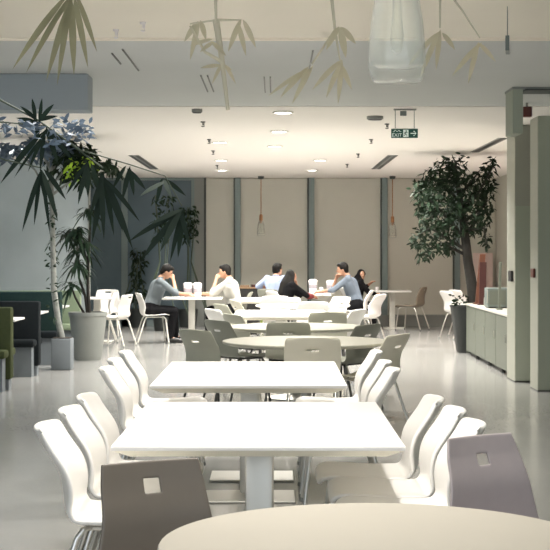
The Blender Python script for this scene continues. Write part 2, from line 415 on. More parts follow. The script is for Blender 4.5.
def sprinkler(px, py, label, r=.03, m='darkmetal'):
    y = F*(CEIL-CAMH-.05)/(HOR-py); x = xz(px, y)
    o = thing('sprinkler', label, 'sprinkler', (x, y, CEIL), 0, 'sprinkler heads under the ceiling')
    MB().lathe([(r*1.3, 0), (r*1.2, -.012), (r*.4, -.014), (r*.4, -.04)], 14).build('body', M['darkmetal' if m == 'darkmetal' else 'paper'], o, True)
    MB().lathe([(r*.9, -.05), (r*1.0, -.056), (r*.3, -.062)], 14).build('deflector', M[m], o)
    MB().tube([(r*.7,0,-.014),(r*.5,0,-.053)], .004, 6).build('arm', M[m], o)
for px, py, lb in ((203,126,'sprinkler head, nearest of the left line of heads'), (209,143,'sprinkler head beside the nearest left-row downlight'),
    (213,154,'sprinkler head in the middle of the left line of heads'), (217,168,'sprinkler head beside the left-row downlight close to the blinds'),
    (387,128,'sprinkler head just left of the green exit sign'), (371,143,'sprinkler head on the right line, second from the exit sign'),
    (358,157,'sprinkler head on the right line, third from the exit sign'), (347,167,'sprinkler head on the right line, nearest the blinds'),
    (116,37,'small pale sprinkler in the warm front ceiling strip, nearer the palm leaves'), (143,30,'small pale sprinkler in the warm front ceiling strip, beyond the first')):
    sprinkler(px, py, lb, .022 if py > 100 else .016, 'darkmetal' if py > 100 else 'paper')
def speaker(px, py, label, r=.09):
    y = F*(CEIL-CAMH-.03)/(HOR-py); x = xz(px, y)
    o = thing('ceiling_speaker', label, 'speaker', (x, y, CEIL), 0, 'ceiling speakers')
    MB().lathe([(r, 0), (r, -.03), (r*.9, -.035)], 24).build('housing', M['skirt'], o, True)
    MB().lathe([(r*.85, -.036), (r*.8, -.042)], 24).build('grille', M['black'], o, True)
speaker(197, 112, 'dark round ceiling speaker at the left near the grey ceiling edge', .055)
speaker(375, 119, 'dark round ceiling speaker left of the exit sign')

# exit sign
ye = 14.4
o = thing('exit_sign', 'green exit sign with running figure and arrow hanging on two rods', 'exit sign', (xz(404.5, ye), ye, hz(133.5, ye)))
w2, h2 = .137, .046
MB().box((-w2, -.012, -h2), (w2, .012, h2), .003).build('sign_box', M['signgreen'], o)
MB().box((-w2-.004, -.008, h2), (w2+.004, .008, h2+.006)).build('frame', M['whitemetal'], o)
up = CEIL - hz(133.5, ye)
for s in (-.095, .10): MB().tube([(s,0,h2), (s,0,up)], .004, 8).build('rod', M['skirt'], o)
MB().box((-.11, -.03, up-.012), (.12, .03, up)).build('ceiling_plate', M['skirt'], o)
MB().box((-.045, -.02, up-.07), (.02, .02, up-.02), .005).build('driver_box', M['appliance'], o)
def text(body, size, x, z, parent, name='lettering', m='signwhite', y=-.0135, rot=None):
    c = bpy.data.curves.new(name, 'FONT'); c.body = body; c.size = size; c.extrude = .001; c.align_x = 'CENTER'; c.align_y = 'CENTER'
    t = bpy.data.objects.new(name, c); col.objects.link(t); t.rotation_euler = rot or (R(90),0,0); t.location = (x, y, z); t.parent = parent
    c.materials.append(M[m])
    dg = bpy.context.evaluated_depsgraph_get(); dg.update()
    me = bpy.data.meshes.new_from_object(t.evaluated_get(dg)); n = bpy.data.objects.new('sign_letters', me); col.objects.link(n)
    n.rotation_euler = t.rotation_euler; n.location = t.location; n.parent = parent
    bpy.data.objects.remove(t); return n
text('EXIT', .050, -.080, -.019, o)
a = MB()
for pts in ([(-.035,.012),(-.05,.010),(-.052,.020),(-.062,.022)], [(-.062,.022),(-.07,.012),(-.085,.012)], [(-.085,.012),(-.092,.026),(-.102,.024)], [(-.102,.024),(-.108,.010),(-.12,.008)]):
    a.tube([(x,-.013,z+.008) for x,z in pts], .0028, 6)
a.build('script_line', M['signwhite'], o)
man = MB()
man.box((-.015,-.0145,-.036),(.040,-.0125,.038)); man.build('door_pictogram', M['signwhite'], o)
rm = MB().ell((.016,-.0155,.024), (.007,.002,.007), 10, 6)
for pts in ([(.012,.015),(.008,-.005)], [(.012,.014),(.024,.006),(.030,.012)], [(.012,.012),(.0,.006),(-.004,-.004)], [(.008,-.005),(.022,-.012),(.020,-.028)], [(.008,-.005),(.002,-.018),(-.010,-.022)]):
    rm.tube([(x,-.0155,z) for x,z in pts], .0038, 6)
rm.build('running_figure', M['signgreen'], o)
ar = MB().tube([(.060,-.0135,0),(.118,-.0135,0)], .0055, 6)
ar.tube([(.092,-.0135,.026),(.121,-.0135,0),(.092,-.0135,-.026)], .0055, 6); ar.build('arrow', M['signwhite'], o)
# second, edge-on hanging sign
ys = 8.4
o = thing('exit_sign', 'small hanging sign seen almost edge-on at the upper right', 'exit sign', (xz(507.5, ys), ys, hz(45, ys)), R(80))
MB().box((-.09, -.012, -.045), (.09, .012, .045), .003).build('sign_box', M['appliance'], o)
g = MB()
for k in range(3): g.box((-.075+k*.055, -.014, -.03), (-.035+k*.055, -.012, .03))
g.build('panel_marks', M['paper'], o)
g = MB()
for k in range(3): g.box((-.075+k*.055, .012, -.03), (-.035+k*.055, .014, .03))
g.build('panel_marks', M['paper'], o)
for s in (-.07, .07): MB().tube([(s,0,.045),(s,0,CEIL-hz(45,ys))], .0025, 6).build('rod', M['skirt'], o)

# strip light at the left
o = thing('strip_light', 'white linear strip light at the left above the frosted partition', 'ceiling light', (xz(45, 19.6)-.5, 19.6, 2.915))
MB().box((-1.6, -.05, -.055), (.5, .06, .055), .01).build('housing', M['whitemetal'], o)
MB().box((-1.58, -.058, -.0), (.48, -.048, .05)).build('diffuser', M['strip'], o)

# pendant lamps
def pendant(px, y, bottom_y, label):
    zb = hz(bottom_y, y); x = xz(px, y)
    o = thing('pendant_lamp', label, 'pendant lamp', (x, y, zb), 0, 'clear glass pendant lamps')
    outer = [(.002,.0),(.060,.001),(.069,.006),(.0735,.02),(.079,.04),(.080,.06),(.078,.10),(.072,.17),(.062,.235),(.046,.285),(.034,.305)]
    inner = [(.030,.303),(.042,.282),(.058,.232),(.068,.168),(.0735,.10),(.075,.062),(.072,.05),(.055,.042),(.002,.040)]
    MB().lathe(outer + inner, 32, close=True).build('glass_shade', M['glass'], o, 'all')
    MB().lathe([(.006,.43),(.028,.425),(.034,.40),(.036,.305),(.022,.298),(.018,.25)], 20).build('socket', M['copper'], o, True)
    MB().lathe([(.004,.08),(.015,.09),(.019,.13),(.013,.19),(.011,.25)], 14).build('filament_stem', M['glass'], o, True)
    MB().tube([(0,0,.425),(0,0,CEIL-zb)], .0045 if y < 10 else .009, 8).build('cord', M['copper'], o)
    MB().lathe([(.02,CEIL-zb-.06),(.055,CEIL-zb-.05),(.06,CEIL-zb)], 20).build('ceiling_rose', M['mulldark'], o, True)
    return o
pendant(397, 3.9, 83, 'large clear glass pendant lamp hanging close to the camera at the top')
pendant(261, 27.5, 236, 'clear glass pendant lamp on a thin cord between the white and pale blue shirts')
pendant(392.5, 27.5, 238, 'clear glass pendant lamp on a thin cord beside the ficus tree')

# ------------------------------------------------------------------ chairs
def interp(tab, t):
    for (a, *va), (b, *vb) in zip(tab, tab[1:]):
        if t <= b:
            k = (t-a)/(b-a); return [p+(q-p)*k for p, q in zip(va, vb)]
    return tab[-1][1:]
def shell_mesh(top=.83, back_w=.205, seat_w=.225, curve=.075, hole=None, thick=.014, top_w=None, flat=False, lean=.05):
    top_w = top_w or back_w*.86
    prof = [(0,.255,.425,seat_w*.86),(.035,.250,.448,seat_w*.93),(.10,.205,.462,seat_w),(.25,.06,.452,seat_w),(.37,-.08,.446,seat_w),
            (.44,-.165,.456,seat_w),(.50,-.205,.500,seat_w),(.58,-.216,.570,(seat_w+back_w)/2),(.70,-.220-lean*.08,.655,back_w),(.88,-.232-lean*.68,top-.075,back_w*.6+top_w*.4),(1.0,-.24-lean,top,top_w)]
    vl = [0,.02,.05,.10,.18,.26,.34,.40,.44,.47,.50,.54,.60,.67,.74,.80,.85,.89,.93,.96,.985,1.0]
    ul = [-1,-.98,-.75,-.5,-.25,0,.25,.5,.75,.98,1] if flat else [-1,-.92,-.75,-.5,-.25,0,.25,.5,.75,.92,1]
    hv = hu = None
    if hole:
        hw, v0, v1, kind = hole
        vl = sorted([v for v in vl if not (v0-.02 < v < v1+.02)] + [v0, (v0+v1)/2, v1])
        ul = sorted([u for u in ul if not (abs(u) < hw+.08 and u != 0)] + [-hw, hw])
        if kind == 'square':
            e = .012; vl = sorted(vl + [v0-e, v0+e, v1+e, v1-e]); ul = sorted(ul + [-hw-.03, -hw+.03, hw-.03, hw+.03])
    vs, fs = [], []
    nu = len(ul)
    for v in vl:
        y, z, w = interp(prof, v)
        kb = min(1, max(0, (v-.40)/.18))
        if v > .94 and not flat: w *= 1 - .10*((v-.94)/.06)**2
        for u in ul:
            dy = curve*kb*abs(u)**2.0 if not flat else curve*kb*u*u
            dz = .022*(1-kb)*u*u - (.018 if v > .99 and not flat else 0)*abs(u)**3
            vs.append((u*w, y+dy, z+dz))
    for j in range(len(vl)-1):
        for i in range(nu-1):
            if hole and vl[j] >= v0-1e-6 and vl[j+1] <= v1+1e-6 and ul[i] >= -hw-1e-6 and ul[i+1] <= hw+1e-6: continue
            fs.append((j*nu+i, j*nu+i+1, (j+1)*nu+i+1, (j+1)*nu+i))
    return MB().add(vs, fs), [solid(thick, 0), subd(1)]
def make_chair(name, kind, matl, legm, hole=None, **kw):
    o = thing(name, '', 'chair')
    mb, mods = shell_mesh(hole=hole, **kw)
    mb.build('seat_shell', matl, o, 'all', mods)
    lr = .0115
    for sx in (-1, 1):
        for sy in (1, -1):
            f = sy > 0
            a = (sx*.15, .13 if f else -.10, .437); b = (sx*.185, .19 if f else -.15, .40); c = (sx*.225, .235 if f else -.275, .012)
            lg = MB().tube([a, ((a[0]+b[0])/2+sx*.012, (a[1]+b[1])/2, .435), b, ((b[0]+c[0])/2, (b[1]+c[1])/2, .206), c], lr, 10).build('leg', legm, o, True)
            MB().lathe([(.014,0),(.015,.018),(.012,.026)], 10, (c[0], c[1], 0)).build('foot_cap', M['darkmetal'] if kind != 'white' else M['skirt'], lg, True)
    fr = MB()
    for sy in (.13, -.10): fr.tube([(-.15, sy, .437), (.15, sy, .437)], .010, 8)
    for sx in (-.15, .15): fr.tube([(sx, -.10, .434), (sx, .13, .434)], .009, 8)
    fr.build('seat_frame', legm, o, True)
    return o
GW = 'white shell chairs round the tables'; GG = 'grey shell chairs at the round tables'
used = set(); LEAN = dict(white=.10, tan=.09, sage=.09, dark=.09)
proto = {
    'white': make_chair('dining_chair', 'white', M['white'], M['chrome'], curve=.055, thick=.022, lean=.10, back_w=.225, top_w=.205),
    'slotted': make_chair('dining_chair', 'white', M['white'], M['whitemetal'], hole=(.28, .90, .935, 'oval'), back_w=.215),
    'tan': make_chair('dining_chair', 'tan', M['tan'], M['chrome'], hole=(.20, .80, .832, 'oval'), back_w=.235, top_w=.222, curve=.05, lean=.09),
    'sage': make_chair('dining_chair', 'sage', M['sage'], M['darkmetal'], hole=(.20, .80, .832, 'oval'), back_w=.225, top_w=.21, curve=.05, lean=.09),
    'dark': make_chair('dining_chair', 'dark', M['dark'], M['darkmetal'], hole=(.20, .80, .832, 'oval'), back_w=.225, top_w=.21, curve=.05, lean=.09),
    'taupe': make_chair('dining_chair', 'taupe', M['taupe'], M['chrome'], hole=(.155, .83, .91, 'square'), back_w=.190, top_w=.172, curve=.015, thick=.012, flat=True),
    'plum': make_chair('dining_chair', 'plum', M['plum'], M['chrome'], hole=(.15, .82, .89, 'square'), back_w=.192, top_w=.156, curve=.015, thick=.012, flat=True),
    'beige': make_chair('dining_chair', 'beige', mat('beige_wood_shell', (.24, .20, .15), .5, noise=.1), M['chrome'], hole=(.16, .88, .93, 'square'), back_w=.20, curve=.04),
}
GROUP = {'white': GW, 'slotted': GW, 'tan': GG, 'sage': GG, 'dark': GG, 'taupe': 'dark laminate chairs at the near round table', 'plum': 'dark laminate chairs at the near round table', 'beige': None}
def chair(kind, tx, ty, face, label, centre=False):
    """place a chair so that the middle of its top edge is at tx, ty; face = heading it looks to, degrees from +X"""
    rz = R(face) - math.pi/2
    off = Matrix.Rotation(rz, 3, 'Z') @ Vector((0, -.24-LEAN.get(kind, .05), 0))
    loc = (tx-off.x, ty-off.y, 0) if not centre else (tx, ty, 0)
    p = proto[kind]
    if kind not in used:
        used.add(kind); p.location = loc; p.rotation_euler = (0,0,rz); p['label'] = label
        if GROUP[kind]: p['group'] = GROUP[kind]
        return p
    return copytree(p, loc, rz, label, GROUP[kind])
def chair_px(kind, px, py, face, label, h=.83):
    y = zf(py, h); return chair(kind, xz(px, y), y, face, label)

# near long table, three each side
chair('white', -.965, 5.66, 0, 'white shell chair left of the near long table, closest to the dark taupe chair')
chair('white', -.955, 6.22, 0, 'white shell chair, middle of three along the left side of the near long table')
chair('white', -.955, 6.78, 0, 'white shell chair, farthest of three on the left side of the near long table')
chair('white', .80, 6.68, 180, 'white shell chair right of the near long table, farthest, its seat showing')
chair('white', .84, 6.20, 180, 'white shell chair, middle of three along the right side of the near long table')
chair('white', .855, 5.72, 180, 'white shell chair right of the near long table, half behind the plum grey chair')
# second long table
chair('white', -1.05, 8.38, 0, 'white shell chair left of the second long table, nearest of its three')
chair('white', -1.08, 9.05, 0, 'white shell chair in the middle on the left of the second long table')
chair('white', -1.08, 9.72, 0, 'white shell chair left of the second long table, farthest of its three')
chair('white', .74, 8.30, 180, 'white shell chair right of the second long table, nearest of its three')
chair('white', .735, 8.86, 180, 'white shell chair in the middle on the right of the second long table')
chair('white', .745, 9.75, 180, 'white shell chair right of the second long table, farthest of its three')
# near round table
chair('taupe', -.42, 4.66, -63, 'dark taupe laminate chair with square hole left of the near round table')
chair('plum', .765, 5.30, -57, 'plum grey laminate chair with square hole right of the near round table')
# sage round tables behind the second long table
chair('tan', .305, 11.25, 90, 'greige chair with oval slot, its back to the camera behind the second long table')
chair('tan', 1.08, 11.70, 148, 'greige chair seen from the side at the right of the nearer sage round table')
chair('sage', -.75, 12.35, 46, 'sage grey chair left of the nearer sage round table, standing by the long table corner')
chair('dark', .93, 13.25, 140, 'shade-toned greige chair on the right between the two sage round tables')
chair('sage', .13, 13.60, 90, 'sage grey chair with oval slot seen from behind at the farther sage round table')
chair('dark', -.63, 14.05, 40, 'shade-toned greige chair left of the farther sage round table')
chair('sage', -.52, 15.35, 32, 'sage grey chair behind the shade-toned greige one on the left')
# white tables further back
chair('white', -.80, 16.7, 30, 'white shell chair at the left corner of the third long table')
chair('sage', .60, 15.85, 90, 'sage grey chair with its back to the camera at the third long table')
chair('white', 1.05, 16.6, 150, 'white shell chair leaning out at the right of the third long table')
chair('sage', -.76, 18.2, 28, 'white chair coloured grey for its shadow, farther up left of the third long table')  # shadow on a white chair put into the sage colour
chair('tan', -.62, 19.7, 20, 'greige chair at the left of the white round table')
chair('white', .0, 21.35, 90, 'white shell chair seen from behind in front of the black dressed woman')
chair('white', .52, 18.95, 90, 'white shell chair seen from behind at the white round table')
chair('tan', 1.05, 21.1, 215, 'greige chair right of the white round table, in front of the steel blue shirt')
chair('white', 1.74, 22.3, 150, 'bright white shell chair standing alone right of the steel blue shirt')
# far right
chair('beige', xz(424, 26.9), 26.6, 152, 'beige wood chair standing alone by the pale pedestal side table')
chair('white', xz(443, 24.0), 24.0, 25, 'white shell chair behind the black planter, nearer the side table')
chair('white', xz(452, 24.7), 24.7, 25, 'white shell chair behind the black planter, half hidden by it')
# far left
chair('slotted', xz(106, 24.6), 24.9, -88, 'white chair with slotted back facing the camera behind the left white table')
chair('slotted', xz(132, 22.2), 22.1, 160, 'white chair facing left, back to back with the chair of the bent man')
chair('slotted', xz(119, 23.4), 23.2, 190, 'white chair facing left, farther of two beside the left white table')

# ------------------------------------------------------------------ tables
def long_table(cx, cy, L, W, label, ped=1, group='white long tables'):
    o = thing('dining_table', label, 'table', (cx, cy, 0), 0, group)
    top = MB().box((-W/2, -L/2, .722), (W/2, L/2, .74), .003).build('tabletop', M['tabletop'], o, 30)
    a, b = W/2-.004, L/2-.004; c, d = W/2-.07, L/2-.07
    MB().add([(-a,-b,.722),(a,-b,.722),(a,b,.722),(-a,b,.722),(-c,-d,.690),(c,-d,.690),(c,d,.690),(-c,d,.690)],
             [(0,1,2,3),(7,6,5,4),(0,4,5,1),(1,5,6,2),(2,6,7,3),(3,7,4,0)]).build('edge_chamfer', M['tableedge'], top)
    for s in ((-L*.22, L*.22) if ped == 2 else (0,)):
        p = MB().box((-.062, s-.05, .03), (.062, s+.05, .69), .02).build('pedestal', M['pedestal'], o, 30)
        MB().box((-.28, s-.2, 0), (.28, s+.2, .014), .006).build('base_plate', M['pedestal'], p)
    MB().box((-.05, -L*.32, .655), (.05, L*.32, .69)).build('support_rail', M['pedestal'], o)
    return o
long_table(-.068, 6.455, 1.66, 1.185, 'white long table with cream edge nearest the camera', 2)
long_table(-.155, 9.04, 1.76, 1.155, 'second white long table, behind the nearest one', 2)
long_table(.07, 17.55, 1.75, 1.15, 'third white long table, beyond the two sage round tables')
long_table(-.12, 22.6, 1.5, 1.05, 'white long table in front of the pale blue shirted man')
long_table(.72, 25.3, 1.5, .55, 'white table with cups between the black dressed woman and steel blue shirt')
def round_table(cx, cy, r, m, label, group='round tables', h=.74, thick=.022):
    o = thing('round_table', label, 'table', (cx, cy, 0), 0, group)
    MB().lathe([(r-.05, h-thick-.012),(r-.012, h-thick),(r-.002, h-thick+.006),(r, h-.006),(r-.004, h)], 72).build('tabletop', m, o, 35)
    MB().lathe([(.06,.03),(.045,.06),(.042,.66),(.16,h-thick-.015),(.16,h-thick-.008)], 24).build('pedestal', M['pedestal'], o, 35)
    MB().lathe([(.30,0),(.30,.008),(.27,.016),(.06,.032)], 36).build('base_plate', M['pedestal'], o, 35)
    return o
round_table(.285, 3.775, .60, M['greytop'], 'warm grey round table at the bottom of the picture')
round_table(.27, 12.2, .73, M['sagetop'], 'nearer of two sage grey round tables, behind the second long table')
round_table(.22, 14.5, .73, M['sagetop'], 'farther of two sage grey round tables')
round_table(.40, 20.1, .68, M['tabletop'], 'white round table past the third long table')
def ped_table(cx, cy, w, d, label, px):
    o = thing('dining_table', label, 'table', (cx, cy, 0), 0, 'square pedestal tables by the wall')
    MB().box((-w/2,-d/2,.712),(w/2,d/2,.74),.006).build('tabletop', M['tabletop'], o, 30)
    MB().box((px-.055,-.05,.02),(px+.055,.05,.712),.012).build('pedestal', M['whitemetal'], o, 30)
    MB().box((px-.25,-.22,0),(px+.25,.22,.02),.006).build('base_plate', M['whitemetal'], o)
    return o
ped_table(xz(193, 23.3), 23.3, .98, .75, 'white pedestal table between the bent man and the man in white', -.02)
ped_table(xz(388, 27.3), 27.3, .86, .7, 'pale pedestal side table under the pendant lamp next to the beige chair', .08)
ped_table(xz(98, 23.4), 23.3, .5, .6, 'small white table at the far left among the slotted chairs', 0)

# containers on tables
def canister(px, y, w, h, label, kind='tub'):
    o = thing('takeaway_tub', label, 'container', (xz(px, y), y, .74), 0, 'white tubs on the diners tables')
    MB().lathe([(w*.42,0),(w*.5,h*.8)], 20, sq=3.0).build('tub', M['paper'], o, 40)
    MB().lathe([(w*.485,h*.38),(w*.492,h*.62)], 20, sq=3.0).build('print_band', M['lidgrey'], o, 40)
    MB().lathe([(w*.52,h*.8),(w*.53,h*.88),(w*.44,h*.95),(w*.3,h)], 20, sq=3.0).build('lid', M['paper'], o, 40)
canister(188, 23.25, .145, .25, 'white lidded tub on the left pedestal table, closer to the bent man')
canister(197.5, 23.2, .14, .25, 'white lidded tub on the left pedestal table, closer to the man in white')
canister(313, 25.3, .155, .26, 'white lidded tub in the middle table, nearest the black dressed woman')
canister(331, 25.5, .16, .24, 'white lidded tub by the face of the steel blue shirted man')
o = thing('paper_cup', 'small white paper cup between the two tubs on the middle table', 'cup', (xz(321.5, 25.1), 25.1, .74))
MB().lathe([(.028,0),(.038,.10),(.040,.105),(.036,.105),(.026,.005)], 16).build('cup', M['paper'], o, 40)
MB().lathe([(.041,.103),(.041,.112),(.03,.116)], 16).build('lid', M['paper'], o, 40)
o = thing('paper_cup', 'small pale cup on the side table near the raised hand', 'cup', (xz(377, 27.2), 27.2, .74))
MB().lathe([(.028,0),(.040,.075),(.036,.075),(.026,.005)], 16).build('cup', M['paper'], o, 40)
MB().lathe([(.0341,.06),(.0341,.0605)], 16).build('drink', M['bookbrown'], o, 40)

# ------------------------------------------------------------------ people
def person(label, x, y, face, shirt, lean=.35, arms=None, headyaw=0, headpitch=0, hairkind='short', scale=1.0, cuff=None, trousers='blackcloth', legs=1.0, rootz=0):
    """seated figure facing local +Y, origin on the floor under the hips"""
    o = thing('person', label, 'person', (x, y, 0), R(face)-math.pi/2)
    S = scale
    V = lambda a: Vector(a)*S
    pel = V((0,0,.56)); mid = V((0,lean*.13,.74)); che = V((0,lean*.32,.93)); nb = V((0,lean*.47,1.075))
    hd = nb + V((0,.035+lean*.16,.125-abs(lean)*.03))
    sh = {s: V((s*.175, lean*.42, 1.025)) for s in (-1,1)}
    arms = arms or {}
    A = {}
    for s in (-1,1):
        e, w = arms.get(s, ((s*.25, lean*.42+.10, .80), (s*.14, lean*.42+.33, .79)))
        A[s] = (V(e), V(w))
    hip = {s: V((s*.09,.0,.54)) for s in (-1,1)}; kn = {s: V((s*.11,.42*legs,.53)) for s in (-1,1)}
    an = {s: V((s*.11,.40*legs-.04*s,.10)) for s in (-1,1)}; toe = {s: V((s*.12,.40*legs+.12-.04*s,.045)) for s in (-1,1)}
    # --- body (skin)
    b = MB()
    b.cap(pel, mid, .125, .115).cap(mid, che, .115, .12).cap(che, nb, .115, .06).cap(nb, hd - V((0,.02,.03)), .052, .05)
    rot = Matrix.Rotation(R(headyaw), 3, 'Z') @ Matrix.Rotation(R(headpitch), 3, 'X')
    H = lambda p: hd + rot @ V(p)
    b.ell(hd, (.074*S,.090*S,.112*S), 20, 16, rot)
    b.ell(H((0,.035,-.06)), (.052*S,.058*S,.055*S), 14, 10, rot)
    b.cap(H((0,.083,.012)), H((0,.104,-.022)), .009*S, .014*S, 8)
    b.cap(H((-.03,.078,.028)), H((.03,.078,.028)), .012*S, .012*S, 8)
    b.cap(H((-.02,.086,-.056)), H((.02,.086,-.056)), .008*S, .008*S, 8)
    for s in (-1,1): b.ell(H((s*.076,-.005,-.005)), (.010*S,.020*S,.030*S), 10, 8, rot)
    for s in (-1,1):
        e, w = A[s]
        b.cap(che, sh[s], .09, .058).cap(sh[s], e, .050, .038).cap(e, w, .038, .026)
        fd = (w-e).normalized()
        side = fd.cross(Vector((0,0,1)))
        side = side.normalized() if side.length > .05 else Vector((1,0,0))
        nrm = side.cross(fd).normalized(); side = side*(-s)*-1
        pk = w + fd*.075*S
        b.cap(w, pk, .025*S, .030*S)
        for k, (off, ln) in enumerate(((-.030,.070),(-.010,.082),(.011,.076),(.030,.058))):
            k0 = pk + side*off*S; k1 = k0 + fd*ln*.55*S - nrm*.010*S; k2 = k1 + fd*ln*.4*S - nrm*.028*S
            b.cap(w + fd*.045*S + side*off*.6*S, k0, .011, .0105, 8).cap(k0, k1, .0105, .0095, 8).cap(k1, k2, .0095, .008, 8)
        t0 = w + fd*.03*S - side*.022*S; t1 = t0 - side*.030*S + fd*.035*S; t2 = t1 + fd*.034*S - nrm*.012*S
        b.cap(t0, t1, .012, .0105, 8).cap(t1, t2, .0105, .009, 8)
        b.cap(pel, hip[s], .11, .095).cap(hip[s], kn[s], .088, .060).cap(kn[s], an[s], .058, .038).cap(an[s], toe[s], .038, .028)
    b.build('body', M['skin'], o, 'all', [remesh(.0085)])
    # --- eyes
    for s in (-1,1): MB().ell(H((s*.030,.083,.012)), (.012*S,.008*S,.007*S), 10, 8, rot).build('eye', M['eye'], o, 'all')
    # --- shirt
    c = MB()
    c.cap(pel+V((0,0,.02)), mid, .142, .130).cap(mid, che, .130, .138).cap(che, nb-V((0,.01,.045)), .130, .068)
    for s in (-1,1):
        e, w = A[s]
        c.cap(che, sh[s], .108, .070).cap(mid, sh[s]-V((s*.03,0,.08)), .11, .09).cap(sh[s], e, .063, .049).cap(e, e+(w-e)*(.78 if hairkind != 'short' else .30), .048, .038)
    c.build('shirt' if hairkind == 'short' else 'long_top', M[shirt], o, 'all', [remesh(.012)])
    if hairkind == 'short':
        k = MB(); k.lathe([(.060*S,-.02),(.064*S,.02),(.058*S,.024),(.054*S,-.015)], 18, close=False)
        k.xf(Matrix.Translation(nb + V((0,-.005,.0)))); k.build('collar', M[shirt], o, True)
    if cuff:
        k = MB(); e, w = A[1]; k.cap(e+(w-e)*.2, e+(w-e)*.8, .058, .046); k.build('sleeve_cuff', M[cuff], o, 'all')
    # --- trousers and shoes
    t = MB(); t.cap(pel+V((-.04,0,-.0)), pel+V((.04,0,0)), .15, .15)
    for s in (-1,1):
        t.cap(pel, hip[s], .13, .115).cap(hip[s], kn[s], .108, .080).cap(kn[s], an[s]+V((0,0,.02)), .078, .062)
    t.build('trousers', M[trousers], o, 'all', [remesh(.014)])
    for s in (-1,1):
        f = MB().cap(an[s]-V((0,.03,.03)), toe[s]+V((0,.06,.0)), .048, .040)
        f.v = [(p[0], p[1], max(p[2], .002)) for p in f.v]
        f.build('shoe', M['black'], o, 'all')
    # --- hair
    h = MB()
    if hairkind == 'short':
        h.ell(H((0,-.022,.028)), (.089*S,.094*S,.102*S), 20, 14, rot).ell(H((0,-.055,-.02)), (.076*S,.054*S,.076*S), 16, 10, rot)
        h.ell(H((0,.045,.085)), (.062*S,.045*S,.034*S), 16, 10, rot)
        for s in (-1,1): h.ell(H((s*.070,-.01,.015)), (.014*S,.028*S,.055*S), 10, 8, rot)
        h.build('hair', M['hair'], o, 'all', [remesh(.011)])
    else:
        h.ell(H((0,-.022,.028)), (.090*S,.094*S,.104*S), 20, 14, rot)
        h.cap(H((0,-.05,.0)), nb + V((0,-.06,-.02)), .085*S, .10*S)
        h.cap(nb + V((0,-.06,-.02)), che + V((0,-.10,-.05)), .10*S, .09*S)
        for s in (-1,1): h.cap(H((s*.062,.02,.03)), nb+V((s*.07,.02,.0)), .032*S, .06*S)
        h.cap(nb+V((-.06,.04,.0)), nb+V((.06,.04,0)), .06*S, .06*S)
        h.build('headscarf' if hairkind == 'scarf' else 'long_hair', M['blackcloth'] if hairkind == 'scarf' else M['hair'], o, 'all', [remesh(.012)])
    return o
def seated(kind, x, y, face, clabel):
    d = Vector((math.cos(R(face)), math.sin(R(face))))
    chair(kind, x + d.x*.03, y + d.y*.03, face, clabel, True)
seated('slotted', xz(151, 23.0), 23.0, 12, 'white chair the bent man in blue-grey sits on')
person('person in a blue-grey shirt bent over the left table with a hand at the mouth', xz(151, 23.0), 23.0, 4, 'bluegrey', .36,
       {1: ((.17,.42,.82),(.03,.37,1.05)), -1: ((-.24,.40,.82),(-.10,.62,.80))}, 0, -32, scale=.99, legs=.9)
seated('dark', xz(235, 23.4), 23.4, 178, 'dark chair the man in white sits on')
person('person in a white shirt facing left with a hand at the chin', xz(235, 23.4), 23.4, 178, 'cream', .22,
       {1: ((.22,.38,.80),(.12,.60,.81)), -1: ((-.14,.38,.83),(-.03,.32,1.05))}, 0, -8, scale=.98)
seated('dark', xz(274, 25.4), 25.4, 60, 'dark chair the man in pale blue sits on')
person('person in a pale blue shirt seen from behind beside the black dressed woman', xz(274, 25.4), 25.4, 60, 'paleblue', .16,
       {1: ((.26,.24,.84),(.16,.46,.80)), -1: ((-.36,.02,.88),(-.22,.22,.84))}, -14, 0, scale=.98)
seated('white', xz(284, 24.2), 24.2, 28, 'white chair the black dressed woman sits on')
person('person with long black hair and black top, hand to the cheek, at the middle table', xz(284, 24.2), 24.2, 28, 'blackcloth', .20,
       {-1: ((-.12,.42,.82),(-.05,.30,1.03)), 1: ((.2,.40,.82),(.1,.58,.80))}, -8, -4, 'long', .90, 'redcloth')
seated('white', xz(356, 24.5), 24.5, 176, 'white chair the steel blue shirted man sits on')
person('person in a steel blue shirt leaning left with forearms on the middle table', xz(356, 24.5), 24.5, 176, 'steelblue', .32,
       {1: ((.22,.42,.82),(.05,.35,1.02)), -1: ((-.2,.40,.83),(-.06,.62,.80))}, 4, -10, scale=1.0)
seated('white', xz(358, 26.6)-.05, 26.6, 14, 'white chair the scarfed woman sits on')
person('person in a black headscarf and black top raising a hand near the side table', xz(358, 26.6)-.05, 26.6, 14, 'blackcloth', .16,
       {-1: ((-.26,.20,.84),(-.12,.36,1.0)), 1: ((.22,.24,.82),(.12,.44,.79))}, -84, -2, 'scarf', .88)

# low cabinet with books behind the man in white
yc = 26.9
o = thing('low_cabinet', 'low dark cabinet with lime green end behind the man in white', 'cabinet', (xz(251, yc), yc, 0))
wc = (263-238)*yc/F/2; hc = hz(287, yc)
MB().box((-wc,-.2,.06),(wc-.06,.2,hc-.025)).build('carcass', M['darkbox'], o)
MB().box((wc-.06,-.205,0),(wc,.205,hc)).build('end_panel', M['lime'], o)
MB().box((-wc-.01,-.215,hc-.025),(wc-.06,.215,hc)).build('top_board', M['bookbrown'], o)
MB().box((-wc+.02,-.18,0),(wc-.08,.18,.06)).build('plinth', M['black'], o)
for k in range(2): 
    dr = MB().box((-wc+.01+k*(wc-.04),-.212,.09),(-wc-.0+(k+1)*(wc-.04),-.2,hc-.04)).build('door', M['darkbox'], o)
    MB().box((-wc-.03+(k+1)*(wc-.04),-.222,.45),(-wc-.018+(k+1)*(wc-.04),-.21,.55)).build('handle', M['darkmetal'], dr)
